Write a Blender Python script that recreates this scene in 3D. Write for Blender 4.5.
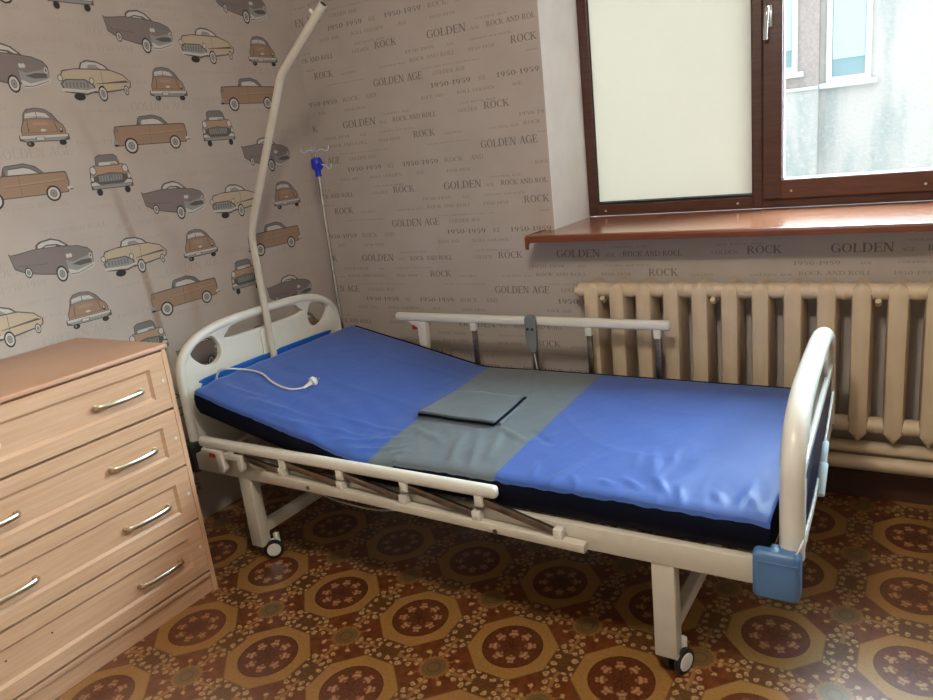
import bpy, bmesh, math, random
from mathutils import Vector, Matrix
random.seed(7)
PI = math.pi
for o in list(bpy.data.objects): bpy.data.objects.remove(o)
S = bpy.context.scene
COL = S.collection

# ------------------------------------------------------------ camera
cam_d = bpy.data.cameras.new('camera'); cam = bpy.data.objects.new('camera', cam_d); COL.objects.link(cam)
cam_d.sensor_width = 36; cam_d.lens = 36 * 750.5 / 933; cam_d.clip_start = .02
R0 = ((0.85494415, 0.50752902, -0.10716714), (0.04687313, -0.28134258, -0.95846192), (-0.51659792, 0.81440816, -0.26432167))
cm = Matrix(((R0[0][0], -R0[1][0], -R0[2][0], 2.662), (R0[0][1], -R0[1][1], -R0[2][1], -2.977),
             (R0[0][2], -R0[1][2], -R0[2][2], 1.465), (0, 0, 0, 1)))
cam.matrix_world = cm
S.camera = cam

# ------------------------------------------------------------ world, lamps, exposure
w = bpy.data.worlds.new('world'); S.world = w; w.use_nodes = True
bg = w.node_tree.nodes['Background']
bg.inputs[0].default_value = (.86, .94, 1.0, 1); bg.inputs[1].default_value = 2.3
def lamp(name, kind, loc, power, color, **k):
    d = bpy.data.lights.new(name, kind); d.energy = power; d.color = color
    for a, b in k.items(): setattr(d, a, b)
    o = bpy.data.objects.new(name, d); o.location = loc; COL.objects.link(o); return o
sun = lamp('daylight_sun', 'SUN', (4, 8, 6), 36, (.71, .88, 1.0), angle=1.3)
sun.rotation_euler = Vector((.34, .80, .56)).to_track_quat('Z', 'Y').to_euler()
lamp('ceiling_lamp_light', 'POINT', (2.15, -2.25, 2.42), 48, (1.0, .91, .80), shadow_soft_size=.10)
po = lamp('window_portal', 'AREA', (2.54, .44, 1.75), 1, (1, 1, 1), shape='RECTANGLE', size=2.5, size_y=1.36)
po.data.cycles.is_portal = True
po.rotation_euler = (-PI / 2, 0, 0)
S.view_settings.view_transform = 'Standard'; S.view_settings.look = 'None'
S.view_settings.gamma = 1; S.view_settings.use_curve_mapping = False
S.view_settings.exposure = 0.40

# ------------------------------------------------------------ material helpers
def lin(c):
    return tuple(((v / 255) / 12.92 if v / 255 <= .04045 else ((v / 255 + .055) / 1.055) ** 2.4) for v in c) + (1,)
class G:
    """tiny node-graph expression helper"""
    def __init__(s, mat): s.t = mat.node_tree
    def n(s, kind, **k):
        x = s.t.nodes.new(kind)
        for a, b in k.items(): setattr(x, a, b)
        return x
    def put(s, sock, v):
        if isinstance(v, bpy.types.NodeSocket): s.t.links.new(v, sock)
        else: sock.default_value = v
    def m(s, op, a, b=0.0, c=0.0):
        x = s.n('ShaderNodeMath', operation=op)
        s.put(x.inputs[0], a); s.put(x.inputs[1], b)
        if op in ('MULTIPLY_ADD', 'SMOOTH_MIN', 'SMOOTH_MAX', 'WRAP'): s.put(x.inputs[2], c)
        return x.outputs[0]
    def step(s, lo, hi, v):                     # 0 below lo, 1 above hi
        x = s.n('ShaderNodeMapRange', interpolation_type='SMOOTHSTEP')
        s.put(x.inputs[0], v); x.inputs[1].default_value = lo; x.inputs[2].default_value = hi
        return x.outputs[0]
    def mix(s, f, a, b):
        x = s.n('ShaderNodeMix', data_type='RGBA')
        s.put(x.inputs[0], f); s.put(x.inputs[6], a); s.put(x.inputs[7], b)
        return x.outputs[2]
    def noise(s, vec, scale, detail=2, rough=.5):
        x = s.n('ShaderNodeTexNoise'); s.t.links.new(vec, x.inputs['Vector'])
        x.inputs['Scale'].default_value = scale; x.inputs['Detail'].default_value = detail
        x.inputs['Roughness'].default_value = rough
        return x.outputs['Fac']
def base(name, col, rough=.5, metal=0, spec=.5, **k):
    m = bpy.data.materials.new(name); m.use_nodes = True
    b = m.node_tree.nodes['Principled BSDF']
    b.inputs['Base Color'].default_value = lin(col); b.inputs['Roughness'].default_value = rough
    b.inputs['Metallic'].default_value = metal; b.inputs['Specular IOR Level'].default_value = spec
    for a, v in k.items(): b.inputs[a.replace('_', ' ')].default_value = v
    return m, b, G(m)
def coords(g, kind='Object', scale=None):
    t = g.n('ShaderNodeTexCoord').outputs[kind]
    if scale:
        mp = g.n('ShaderNodeMapping'); g.t.links.new(t, mp.inputs['Vector']); mp.inputs['Scale'].default_value = scale
        return mp.outputs['Vector']
    return t
def bump(g, b, h, strength, dist=.01):
    x = g.n('ShaderNodeBump'); x.inputs['Strength'].default_value = strength; x.inputs['Distance'].default_value = dist
    g.t.links.new(h, x.inputs['Height']); g.t.links.new(x.outputs[0], b.inputs['Normal'])
def noisy(name, c1, c2, scale, rough=.5, bmp=0, bscale=None, stretch=None, **k):
    m, b, g = base(name, c1, rough, **k)
    v = coords(g, 'Object', stretch)
    f = g.noise(v, scale, 4)
    f2 = g.step(.3, .7, f)
    g.t.links.new(g.mix(f2, lin(c1), lin(c2)), b.inputs['Base Color'])
    if bmp: bump(g, b, g.noise(v, bscale or scale * 4, 3), bmp)
    return m

M = {}
M['paper'] = noisy('wallpaper', (190, 180, 171), (183, 173, 164), 6, .75, .12, 500)
def streaked():  # brownish streak along a curve, fading towards the top
    m = M['paper'].copy(); m.name = 'wallpaper_with_streak'; M['paper_left'] = m
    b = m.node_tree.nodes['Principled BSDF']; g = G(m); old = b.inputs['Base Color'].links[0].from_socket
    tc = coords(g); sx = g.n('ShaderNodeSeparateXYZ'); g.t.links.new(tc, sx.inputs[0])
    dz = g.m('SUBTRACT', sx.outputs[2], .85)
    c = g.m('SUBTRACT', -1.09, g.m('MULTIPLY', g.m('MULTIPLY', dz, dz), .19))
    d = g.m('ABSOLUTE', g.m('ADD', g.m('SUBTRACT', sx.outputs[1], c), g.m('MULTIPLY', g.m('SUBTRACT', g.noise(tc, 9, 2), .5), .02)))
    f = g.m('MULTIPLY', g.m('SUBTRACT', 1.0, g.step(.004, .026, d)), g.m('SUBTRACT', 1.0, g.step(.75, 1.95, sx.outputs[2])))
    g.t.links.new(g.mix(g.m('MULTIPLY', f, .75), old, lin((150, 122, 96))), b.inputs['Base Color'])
streaked()
M['print'] = base('wallpaper_print', (128, 116, 108), .8)[0]
M['print_faint'] = base('wallpaper_print_faint', (150, 137, 126), .8)[0]
M['print_left'] = base('wallpaper_print_pale', (178, 168, 159), .8)[0]
M['plaster'] = noisy('white_plaster', (240, 240, 240), (234, 234, 234), 8, .7, .05, 200)
M['ceiling'] = noisy('ceiling_paint', (225, 222, 215), (220, 217, 210), 5, .8)
M['white_metal'] = noisy('white_powder_coat', (206, 200, 184), (200, 194, 178), 20, .4)
M['white_plastic'] = noisy('white_abs_plastic', (222, 220, 210), (216, 214, 204), 12, .33)
M['blue_plastic'] = noisy('blue_plastic', (84, 122, 168), (78, 116, 162), 10, .4)
M['deep_blue'] = noisy('deep_blue_plastic', (16, 98, 190), (14, 92, 180), 10, .45)
M['navy_panel'] = noisy('navy_panel', (38, 52, 84), (34, 46, 78), 10, .4)
M['black'] = noisy('black_plastic_and_shade', (24, 25, 27), (32, 33, 35), 30, .5)
M['rubber'] = noisy('black_rubber', (22, 22, 23), (30, 30, 31), 30, .7)
M['chrome'] = noisy('brushed_steel', (205, 203, 200), (190, 188, 186), 40, .22, metal=1)
M['steel'] = noisy('worn_steel_bar', (150, 140, 128), (125, 116, 106), 30, .35, metal=1)
M['red'] = noisy('red_plastic', (190, 34, 26), (175, 30, 24), 20, .4)
M['grey_plastic'] = noisy('grey_plastic', (118, 124, 124), (110, 116, 116), 20, .45)
M['iv_blue'] = noisy('bright_blue_plastic', (34, 52, 190), (30, 46, 180), 20, .35)
M['cable'] = noisy('white_cable', (205, 205, 200), (196, 196, 190), 30, .5)
M['clear'] = noisy('clear_connector', (205, 222, 228), (190, 212, 220), 30, .2)
M['radiator'] = noisy('cream_enamel', (216, 196, 166), (208, 188, 158), 9, .42, .05, 60)
M['brown_frame'] = noisy('brown_laminate', (86, 52, 38), (70, 40, 30), 5, .38, stretch=(2, 2, 25), bmp=.03)
M['brown_frame_h'] = noisy('brown_laminate_across', (98, 58, 40), (80, 46, 32), 5, .38, stretch=(2, 25, 25), bmp=.03)
M['sill'] = noisy('brown_sill_board', (146, 96, 72), (134, 86, 64), 4, .16, stretch=(1.5, 20, 20))
M['sill_edge'] = noisy('brown_sill_edge', (120, 62, 36), (110, 56, 32), 4, .35, stretch=(1.5, 20, 20))
M['gasket'] = base('black_gasket', (20, 18, 18), .6)[0]
M['navy_side'] = noisy('navy_fabric', (5, 9, 26), (8, 12, 32), 60, .85, .2, 300, spec=.15)

def fabric(name, c1, c2):
    m, b, g = base(name, c1, .5, spec=.5)
    v = coords(g)
    f = g.noise(v, 3, 3)
    g.t.links.new(g.mix(f, lin(c1), lin(c2)), b.inputs['Base Color'])
    b.inputs['Sheen Weight'].default_value = .15
    vv = coords(g, 'Object', (1, .45, 1))
    h = g.m('ADD', g.m('MULTIPLY', g.noise(vv, 9, 3), .8), g.m('MULTIPLY', g.noise(v, 260, 2), .03))
    bump(g, b, h, .35, .02)
    return m
M['blue_cloth'] = fabric('blue_cover_fabric', (54, 90, 166), (49, 83, 158))
M['grey_cloth'] = fabric('grey_cover_fabric', (98, 109, 116), (90, 101, 108))

def wood(name, vertical=False, c1=(208, 170, 138), c2=(194, 154, 122)):
    m, b, g = base(name, c1, .4)
    v = coords(g, 'Object', (3, 3, 60) if not vertical else (60, 60, 3))
    f = g.noise(v, 1.2, 5, .6)
    f = g.step(.3, .72, f)
    g.t.links.new(g.mix(f, lin(c1), lin(c2)), b.inputs['Base Color'])
    return m
M['wood_h'] = wood('beech_laminate', False)
M['wood_v'] = wood('beech_laminate_upright', True)
M['wood_top'] = wood('beech_laminate_top', False, (198, 154, 124), (188, 144, 114))
M['wood_dark'] = base('drawer_gap', (70, 42, 26), .7)[0]
M['handle'] = noisy('satin_metal', (222, 214, 192), (208, 200, 178), 30, .3, metal=1)

# floor: printed linoleum, octagon medallions and stars
def lino():
    m, b, g = base('patterned_linoleum', (120, 70, 40), .3)
    tc = coords(g)
    warp = g.n('ShaderNodeTexNoise'); g.t.links.new(tc, warp.inputs['Vector']); warp.inputs['Scale'].default_value = 55
    warp.inputs['Detail'].default_value = 2
    sx = g.n('ShaderNodeSeparateXYZ'); g.t.links.new(tc, sx.inputs[0])
    wc = g.n('ShaderNodeSeparateXYZ'); g.t.links.new(warp.outputs['Color'], wc.inputs[0])
    X = g.m('SUBTRACT', sx.outputs[0], .622); Y = g.m('ADD', sx.outputs[1], 1.281)
    # lattice a=(.3445,-.0125) b=(-.003,.360)
    det = .3445 * .360 - (-.0125 * -.003)
    u = g.m('ADD', g.m('MULTIPLY', X, .360 / det), g.m('MULTIPLY', Y, .003 / det))
    v = g.m('ADD', g.m('MULTIPLY', X, .0125 / det), g.m('MULTIPLY', Y, .3445 / det))
    def cell(q, sh): return g.m('SUBTRACT', g.m('FRACT', g.m('ADD', q, sh)), .5)
    fu, fv = cell(u, .5), cell(v, .5)
    gu, gv = cell(u, 0), cell(v, 0)
    wu = g.m('MULTIPLY', g.m('SUBTRACT', wc.outputs[0], .5), .055); wv = g.m('MULTIPLY', g.m('SUBTRACT', wc.outputs[1], .5), .055)
    A, B = g.m('ABSOLUTE', fu), g.m('ABSOLUTE', fv)
    octd = g.m('MAXIMUM', g.m('MAXIMUM', A, B), g.m('MULTIPLY', g.m('ADD', A, B), .7071))
    r = g.m('SQRT', g.m('ADD', g.m('MULTIPLY', fu, fu), g.m('MULTIPLY', fv, fv)))
    th = g.m('ARCTAN2', fv, fu)
    # interstice
    hu, hv = g.m('ABSOLUTE', g.m('ADD', gu, wu)), g.m('ABSOLUTE', g.m('ADD', gv, wv))
    lo, sh = g.m('MAXIMUM', hu, hv), g.m('MINIMUM', hu, hv)
    rs = g.m('SQRT', g.m('ADD', g.m('MULTIPLY', gu, gu), g.m('MULTIPLY', gv, gv)))
    ts = g.m('ARCTAN2', gv, gu)
    def blob(a, b_, ca, cb, rad, soft=.008):
        da, db = g.m('SUBTRACT', a, ca), g.m('SUBTRACT', b_, cb)
        d = g.m('SQRT', g.m('ADD', g.m('MULTIPLY', da, da), g.m('MULTIPLY', db, db)))
        return g.m('SUBTRACT', 1.0, g.step(rad - soft, rad + soft, d))
    n1 = g.noise(tc, 30, 3); n2 = g.noise(tc, 110, 3, .65)
    brown = g.mix(g.step(.3, .7, n1), lin((116, 64, 30)), lin((94, 46, 21)))
    olive = g.mix(g.step(.35, .65, n2), lin((104, 70, 34)), lin((82, 50, 24)))
    bgc = g.mix(g.m('MULTIPLY', g.step(.27, .36, lo), .85), brown, olive)
    tan_c = lin((142, 100, 52)); light_c = lin((176, 142, 98))
    # arms with curls
    arm = g.m('SUBTRACT', 1.0, g.step(.012, .022, sh))
    arm = g.m('MULTIPLY', arm, g.m('SUBTRACT', 1.0, g.step(.38, .40, lo)))
    col = g.mix(arm, bgc, tan_c)
    ms = arm
    for (ca, cb, rad) in ((.165, .03, .020), (.235, .055, .022), (.29, .03, .018), (.325, .085, .026), (.375, .045, .020), (.385, .115, .017), (.455, .075, .024)):
        bl = blob(lo, sh, ca, cb, rad)
        hole = blob(lo, sh, ca + .004, cb + .004, rad * .38, .005)
        col = g.mix(g.m('MULTIPLY', bl, g.m('SUBTRACT', 1.0, g.m('MULTIPLY', hole, .7))), col, light_c)
    # diagonal spikes
    dl = g.m('MULTIPLY', g.m('ADD', hu, hv), .7071); ds = g.m('MULTIPLY', g.m('ABSOLUTE', g.m('SUBTRACT', hu, hv)), .7071)
    sp = g.m('MULTIPLY', g.m('SUBTRACT', 1.0, g.step(.006, .012, ds)), g.m('SUBTRACT', 1.0, g.step(.19, .2, dl)))
    col = g.mix(g.m('MULTIPLY', sp, .8), col, tan_c)
    col = g.mix(blob(dl, ds, .205, 0.0, .020), col, light_c)
    # star flower
    rj = g.m('ADD', rs, g.m('MULTIPLY', g.m('SINE', g.m('MULTIPLY', ts, 20.0)), .008))
    col = g.mix(g.m('MULTIPLY', g.m('SUBTRACT', 1.0, g.step(.128, .140, rj)), .85), col, tan_c)
    col = g.mix(g.m('SUBTRACT', 1.0, g.step(.104, .112, rj)), col, lin((112, 86, 50)))
    ring = g.m('SUBTRACT', 1.0, g.step(.004, .010, g.m('ABSOLUTE', g.m('SUBTRACT', rs, .055))))
    col = g.mix(g.m('MULTIPLY', ring, .5), col, lin((74, 50, 30)))
    # octagon
    tan_n = g.mix(g.step(.3, .7, n2), lin((158, 116, 62)), lin((144, 104, 52)))
    col = g.mix(g.m('SUBTRACT', 1.0, g.step(.378, .384, octd)), col, lin((120, 84, 46)))
    col = g.mix(g.m('SUBTRACT', 1.0, g.step(.369, .375, octd)), col, tan_n)
    dots = g.m('MULTIPLY', g.m('SINE', g.m('MULTIPLY', th, 72.0)), .5)
    inner = g.m('SUBTRACT', 1.0, g.step(.268, .273, g.m('SUBTRACT', r, g.m('MULTIPLY', dots, .004))))
    col = g.mix(inner, col, lin((66, 36, 20)))
    inn = g.mix(g.step(.35, .65, n2), lin((106, 56, 30)), lin((88, 42, 22)))
    col = g.mix(g.m('SUBTRACT', 1.0, g.step(.260, .266, r)), col, inn)
    # rosette of eight
    ph = g.m('SUBTRACT', g.m('MODULO', g.m('ADD', th, PI * 2), PI / 4), PI / 8)
    px, py = g.m('MULTIPLY', r, g.m('COSINE', ph)), g.m('MULTIPLY', r, g.m('SINE', ph))
    pya = g.m('ABSOLUTE', g.m('ADD', py, g.m('MULTIPLY', wu, .3)))
    ray_ = g.m('MULTIPLY', g.m('SUBTRACT', 1.0, g.step(.004, .010, pya)), g.m('SUBTRACT', 1.0, g.step(.14, .15, px)))
    col = g.mix(g.m('MULTIPLY', ray_, .6), col, lin((60, 36, 22)))
    for (ca, cb, rad, a) in ((.165, 0, .024, .85), (.15, .026, .017, .7), (.195, .014, .013, .8), (.12, 0, .013, .5)):
        col = g.mix(g.m('MULTIPLY', blob(px, pya, ca, cb, rad), a), col, lin((176, 134, 92)))
    col = g.mix(g.m('MULTIPLY', blob(px, pya, .178, .008, .008, .004), .8), col, lin((96, 56, 34)))
    g.t.links.new(col, b.inputs['Base Color'])
    rr = g.m('ADD', .26, g.m('MULTIPLY', g.noise(tc, 12, 3), .08)); g.t.links.new(rr, b.inputs['Roughness'])
    b.inputs['Coat Weight'].default_value = 1.0; b.inputs['Coat Roughness'].default_value = .25
    bump(g, b, g.m('ADD', n2, g.m('MULTIPLY', g.noise(tc, 5, 2), 2.0)), .03, .004)
    return m
M['lino'] = lino()

def facade():
    m, b, g = base('stucco', (190, 186, 184), .9)
    v = coords(g)
    st = coords(g, 'Object', (1.2, 1, .25))
    f = g.m('MULTIPLY', g.step(.42, .62, g.noise(st, 1.3, 4)), g.step(.25, .55, g.noise(v, 9, 5, .7)))
    g.t.links.new(g.mix(f, lin((192, 184, 180)), lin((160, 164, 162))), b.inputs['Base Color'])
    bump(g, b, g.noise(v, 14, 5), .5, .05)
    return m
M['facade'] = facade()
M['facade_pink'] = noisy('rough_pink_render', (170, 156, 152), (154, 142, 138), 18, .9, .5, 40)
M['pvc'] = noisy('white_window_frame', (206, 210, 213), (200, 204, 207), 6, .4)
M['far_pane'] = base('far_window_pane', (120, 148, 156), .1)[0]
M['far_curtain'] = base('far_window_curtain', (176, 196, 202), .6)[0]
M['outer_ground'] = noisy('yard_ground', (150, 150, 145), (130, 130, 125), 2, .9)

def glass():
    m = bpy.data.materials.new('window_glass'); m.use_nodes = True; t = m.node_tree; t.nodes.clear()
    o = t.nodes.new('ShaderNodeOutputMaterial'); mx = t.nodes.new('ShaderNodeMixShader')
    tr = t.nodes.new('ShaderNodeBsdfTransparent'); gl = t.nodes.new('ShaderNodeBsdfGlossy'); gl.inputs['Roughness'].default_value = .02
    tr.inputs[0].default_value = (.95, .98, .97, 1)
    mx.inputs[0].default_value = .06
    t.links.new(tr.outputs[0], mx.inputs[1]); t.links.new(gl.outputs[0], mx.inputs[2]); t.links.new(mx.outputs[0], o.inputs[0])
    return m
M['glass'] = glass()
def shade():
    m = bpy.data.materials.new('cream_shade_fabric'); m.use_nodes = True; t = m.node_tree; t.nodes.clear()
    o = t.nodes.new('ShaderNodeOutputMaterial'); mx = t.nodes.new('ShaderNodeMixShader')
    tr = t.nodes.new('ShaderNodeBsdfTranslucent'); df = t.nodes.new('ShaderNodeBsdfDiffuse')
    tr.inputs[0].default_value = (.54, .50, .45, 1); df.inputs[0].default_value = (.72, .69, .60, 1)
    mx.inputs[0].default_value = .55
    t.links.new(tr.outputs[0], mx.inputs[1]); t.links.new(df.outputs[0], mx.inputs[2]); t.links.new(mx.outputs[0], o.inputs[0])
    return m
M['shade'] = shade()
CAR = {k: base('car_print_' + k, c, .8)[0] for k, c in dict(
    brown=(160, 134, 112), mauve=(132, 122, 119), cream=(192, 178, 154), outline=(98, 93, 90), black=(56, 52, 50),
    chrome=(150, 152, 150), white=(200, 198, 192), tan=(176, 146, 120), grey=(122, 122, 120)).items()}

# ------------------------------------------------------------ mesh helpers
class MB:
    def __init__(s): s.b = bmesh.new(); s.mats = []; s.mi = 0
    def mat(s, m):
        if m not in s.mats: s.mats.append(m)
        s.mi = s.mats.index(m); return s
    def _new(s, faces):
        for f in faces: f.material_index = s.mi
    def box(s, a, b, bev=0, seg=2, mtx=None):
        c = [(a[i] + b[i]) / 2 for i in range(3)]; d = [abs(b[i] - a[i]) for i in range(3)]
        t = bmesh.new(); r = bmesh.ops.create_cube(t, size=1)
        bmesh.ops.scale(t, vec=d, verts=t.verts); bmesh.ops.translate(t, vec=c, verts=t.verts)
        if bev: bmesh.ops.bevel(t, geom=t.edges[:], offset=min(bev, min(d) * .49), segments=seg, affect='EDGES', profile=.5)
        return s.merge(t, mtx)
    def merge(s, t, mtx=None):
        if mtx: t.transform(mtx)
        vm = {}
        for v in t.verts: vm[v] = s.b.verts.new(v.co)
        for f in t.faces:
            try:
                nf = s.b.faces.new([vm[v] for v in f.verts]); nf.material_index = s.mi; nf.smooth = f.smooth
            except ValueError: pass
        t.free(); return s
    def tube(s, pts, rad, n=12, cap=True, ry=None):
        pts = [Vector(p) for p in pts]; rings = []
        k = len(pts); rads = rad if isinstance(rad, (list, tuple)) else [rad] * k
        up = None
        for i, p in enumerate(pts):
            if i == 0: d = pts[1] - p
            elif i == k - 1: d = p - pts[-2]
            else: d = (pts[i + 1] - p).normalized() + (p - pts[i - 1]).normalized()
            d.normalize()
            if up is None:
                up = Vector((0, 0, 1)) if abs(d.z) < .9 else Vector((1, 0, 0))
            x = d.cross(up).normalized(); up = x.cross(d).normalized()
            rr = rads[i]; r2 = rr if ry is None else ry * rr / rads[0]
            rings.append([s.b.verts.new(p + x * rr * math.cos(2 * PI * j / n) + up * r2 * math.sin(2 * PI * j / n)) for j in range(n)])
        for i in range(k - 1):
            for j in range(n):
                f = s.b.faces.new((rings[i][j], rings[i][(j + 1) % n], rings[i + 1][(j + 1) % n], rings[i + 1][j]))
                f.material_index = s.mi; f.smooth = True
        if cap:
            for rg in (rings[0][::-1], rings[-1]):
                f = s.b.faces.new(rg); f.material_index = s.mi
        return s
    def cyl(s, a, b, r, n=20, bev=0):
        if bev:
            a = Vector(a); b = Vector(b); d = (b - a).normalized()
            return s.tube([a, a + d * 1e-4 * 0 + d * bev * .3, a + d * bev, b - d * bev, b - d * bev * .3, b],
                          [r - bev, r - bev * .3, r, r, r - bev * .3, r - bev], n)
        return s.tube([a, b], r, n)
    def prism(s, poly, axis, lo, hi, bev=0):
        """poly of 2D points extruded along axis (0,1,2)"""
        t = bmesh.new()
        def P(q, h):
            if axis == 0: return (h, q[0], q[1])
            if axis == 1: return (q[0], h, q[1])
            return (q[0], q[1], h)
        A = [t.verts.new(P(q, lo)) for q in poly]; B = [t.verts.new(P(q, hi)) for q in poly]
        t.faces.new(A); t.faces.new(B[::-1]); n = len(poly)
        for i in range(n): t.faces.new((A[i], B[i], B[(i + 1) % n], A[(i + 1) % n]))
        bmesh.ops.recalc_face_normals(t, faces=t.faces)
        if bev: bmesh.ops.bevel(t, geom=t.edges[:], offset=bev, segments=2, affect='EDGES', profile=.5)
        return s.merge(t)
    def poly(s, pts):
        f = s.b.faces.new([s.b.verts.new(p) for p in pts]); f.material_index = s.mi; return s
    def build(s, name, mat=None, parent=None, recalc=True, smooth=None):
        if recalc: bmesh.ops.recalc_face_normals(s.b, faces=s.b.faces)
        me = bpy.data.meshes.new(name); s.b.to_mesh(me); s.b.free()
        for m in (s.mats or [mat]): me.materials.append(m)
        o = bpy.data.objects.new(name, me); COL.objects.link(o)
        if parent: o.parent = parent
        if smooth:
            for p in me.polygons: p.use_smooth = True
            me.set_sharp_from_angle(angle=math.radians(smooth))
        return o
def tag(o, label=None, cat=None, group=None, kind=None):
    if label: o['label'] = label
    if cat: o['category'] = cat
    if group: o['group'] = group
    if kind: o['kind'] = kind
    return o
def empty(name, loc=(0, 0, 0), rz=0, parent=None):
    o = bpy.data.objects.new(name, None); o.location = loc; o.rotation_euler = (0, 0, rz); o.empty_display_size = .1
    COL.objects.link(o)
    if parent: o.parent = parent
    return o
def smoothpath(pts, n=8):
    P = [Vector(p) for p in pts]; P = [P[0]] + P + [P[-1]]; out = []
    for i in range(1, len(P) - 2):
        for k in range(n):
            t = k / n; a, b, c, d = P[i - 1:i + 3]
            out.append(.5 * ((2 * b) + (-a + c) * t + (2 * a - 5 * b + 4 * c - d) * t * t + (-a + 3 * b - 3 * c + d) * t ** 3))
    out.append(P[-2]); return out
def plate(outer, holes, half, bev, mtx):
    """bevelled plate with holes from 2D outlines; returns a bmesh"""
    cu = bpy.data.curves.new('tmp', 'CURVE'); cu.dimensions = '2D'; cu.fill_mode = 'BOTH'
    cu.extrude = half - bev; cu.bevel_depth = bev; cu.bevel_resolution = 3; cu.offset = -bev
    for pts in [outer] + holes:
        sp = cu.splines.new('POLY'); sp.points.add(len(pts) - 1)
        for p, q in zip(sp.points, pts): p.co = (q[0], q[1], 0, 1)
        sp.use_cyclic_u = True
    ob = bpy.data.objects.new('tmp', cu); COL.objects.link(ob)
    dg = bpy.context.evaluated_depsgraph_get(); me = bpy.data.meshes.new_from_object(ob.evaluated_get(dg))
    t = bmesh.new(); t.from_mesh(me); bmesh.ops.remove_doubles(t, verts=t.verts, dist=1e-5); t.transform(mtx)
    for f in t.faces: f.smooth = True
    bpy.data.objects.remove(ob); bpy.data.curves.remove(cu); bpy.data.meshes.remove(me)
    return t

# ------------------------------------------------------------ serif lettering
def _line(x0, y0, x1, y1, w):          # a slanted/upright stroke of horizontal width w
    return [[(x0 - w / 2, y0), (x0 + w / 2, y0), (x1 + w / 2, y1), (x1 - w / 2, y1)]]
def _h(x0, x1, y, t): return [[(x0, y - t / 2), (x1, y - t / 2), (x1, y + t / 2), (x0, y + t / 2)]]
def _arc(cx, cy, rx, ry, tx, ty, a0, a1, n=10):
    out = []
    for i in range(n):
        a, b = math.radians(a0 + (a1 - a0) * i / n), math.radians(a0 + (a1 - a0) * (i + 1) / n)
        def O(q): return (cx + rx * math.cos(q), cy + ry * math.sin(q))
        def I(q): return (cx + (rx - tx) * math.cos(q), cy + (ry - ty) * math.sin(q))
        out.append([O(a), O(b), I(b), I(a)])
    return out
TK, TN, SR = .17, .06, .05
def _st(x, y0=0, y1=1, w=TK): return _line(x, y0, x, y1, w) + _h(x - w, x + w, y0 + SR / 2, SR) + _h(x - w, x + w, y1 - SR / 2, SR)
GL = {
 'A': (.86, _line(.13, 0, .43, 1, TN + .02) + _line(.72, 0, .43, 1, TK) + _h(.25, .6, .34, TN) + _h(0, .27, .025, SR) + _h(.55, .88, .025, SR)),
 'C': (.80, _arc(.42, .5, .40, .51, TK, TN, 50, 310, 14) + _line(.70, .66, .70, .95, TN) + _line(.70, .05, .70, .24, TN * .6)),
 'D': (.88, _st(.17) + _arc(.35, .5, .48, .5, TK, TN, -90, 90, 12) + _h(.17, .36, .97, TN) + _h(.17, .36, .03, TN)),
 'E': (.72, _st(.17) + _h(.17, .62, .97, TN) + _h(.17, .5, .52, TN) + _h(.17, .65, .03, TN) + _line(.62, .78, .62, 1, TN) + _line(.66, 0, .66, .26, TN) + _line(.5, .4, .5, .64, TN)),
 'G': (.88, _arc(.42, .5, .40, .51, TK, TN, 50, 300, 14) + _line(.70, .66, .70, .95, TN) + _line(.72, .05, .72, .42, TK) + _h(.52, .86, .42, SR)),
 'K': (.86, _st(.17) + _line(.25, .42, .68, .97, TN + .02) + _line(.70, .02, .36, .56, TK) + _h(.55, .8, .975, SR) + _h(.55, .88, .025, SR)),
 'L': (.74, _st(.17) + _h(.17, .66, .03, TN) + _line(.66, 0, .66, .3, TN)),
 'N': (.92, _line(.16, 0, .16, 1, TN + .02) + _line(.74, 0, .74, 1, TN + .02) + _line(.70, 0, .2, 1, TK) + _h(0, .3, .025, SR) + _h(0, .26, .975, SR) + _h(.62, .88, .975, SR)),
 'O': (.90, _arc(.43, .5, .41, .51, TK, TN, 0, 360, 20)),
 'R': (.86, _st(.17) + _arc(.38, .74, .26, .26, TK * .85, TN, -90, 90, 8) + _h(.17, .4, .97, TN) + _h(.17, .4, .49, TN) + _line(.72, 0, .40, .5, TK) + _h(.62, .86, .025, SR)),
 '1': (.52, _line(.25, 0, .25, 1, TK * .9) + _h(.1, .42, .025, SR) + _line(.1, .84, .2, .98, TN)),
 '5': (.62, _h(.12, .52, .94, .11) + _line(.12, .52, .16, 1, TN) + _arc(.26, .31, .28, .31, TK, TN, -130, 120, 10)),
 '9': (.62, _arc(.29, .66, .27, .34, TK * .9, TN, 0, 360, 14) + _line(.32, 0, .49, .62, TK * .8)),
 '0': (.64, _arc(.31, .5, .28, .5, TK * .9, TN, 0, 360, 14)),
 '-': (.36, _h(.04, .30, .40, .08)),
 ' ': (.40, []),
}
def text(mb, s, x, z, h, put, sp=1.12, w=None, ok=None):
    adv = sum(GL[c][0] for c in s) * sp
    k = h if w is None else w / adv
    cx = 0
    for c in s:
        a, quads = GL[c]
        if ok and not ok(x + cx * k, x + (cx + a * sp) * k, z, z + h): cx += a * sp; continue
        for q in quads:
            pts = [put(x + (cx + p[0] * sp) * k, z + p[1] * h) for p in q]
            mb.poly(pts)
        cx += a * sp

# ------------------------------------------------------------ the room
H = 2.6; RX = 3.95; RY = -3.75
tag(MB().box((-.1, RY - .1, -.08), (RX + .1, .5, 0)).build('floor', M['lino']), kind='structure')
tag(MB().box((0, -.016, 0), (RX, 0, .105), .003).build('dark_strip_back', M['wood_dark']), kind='structure')  # dark brown strip along the foot of the back wall
tag(MB().box((-.1, RY - .1, H), (RX + .1, .5, H + .1)).build('ceiling', M['ceiling']), kind='structure')

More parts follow.
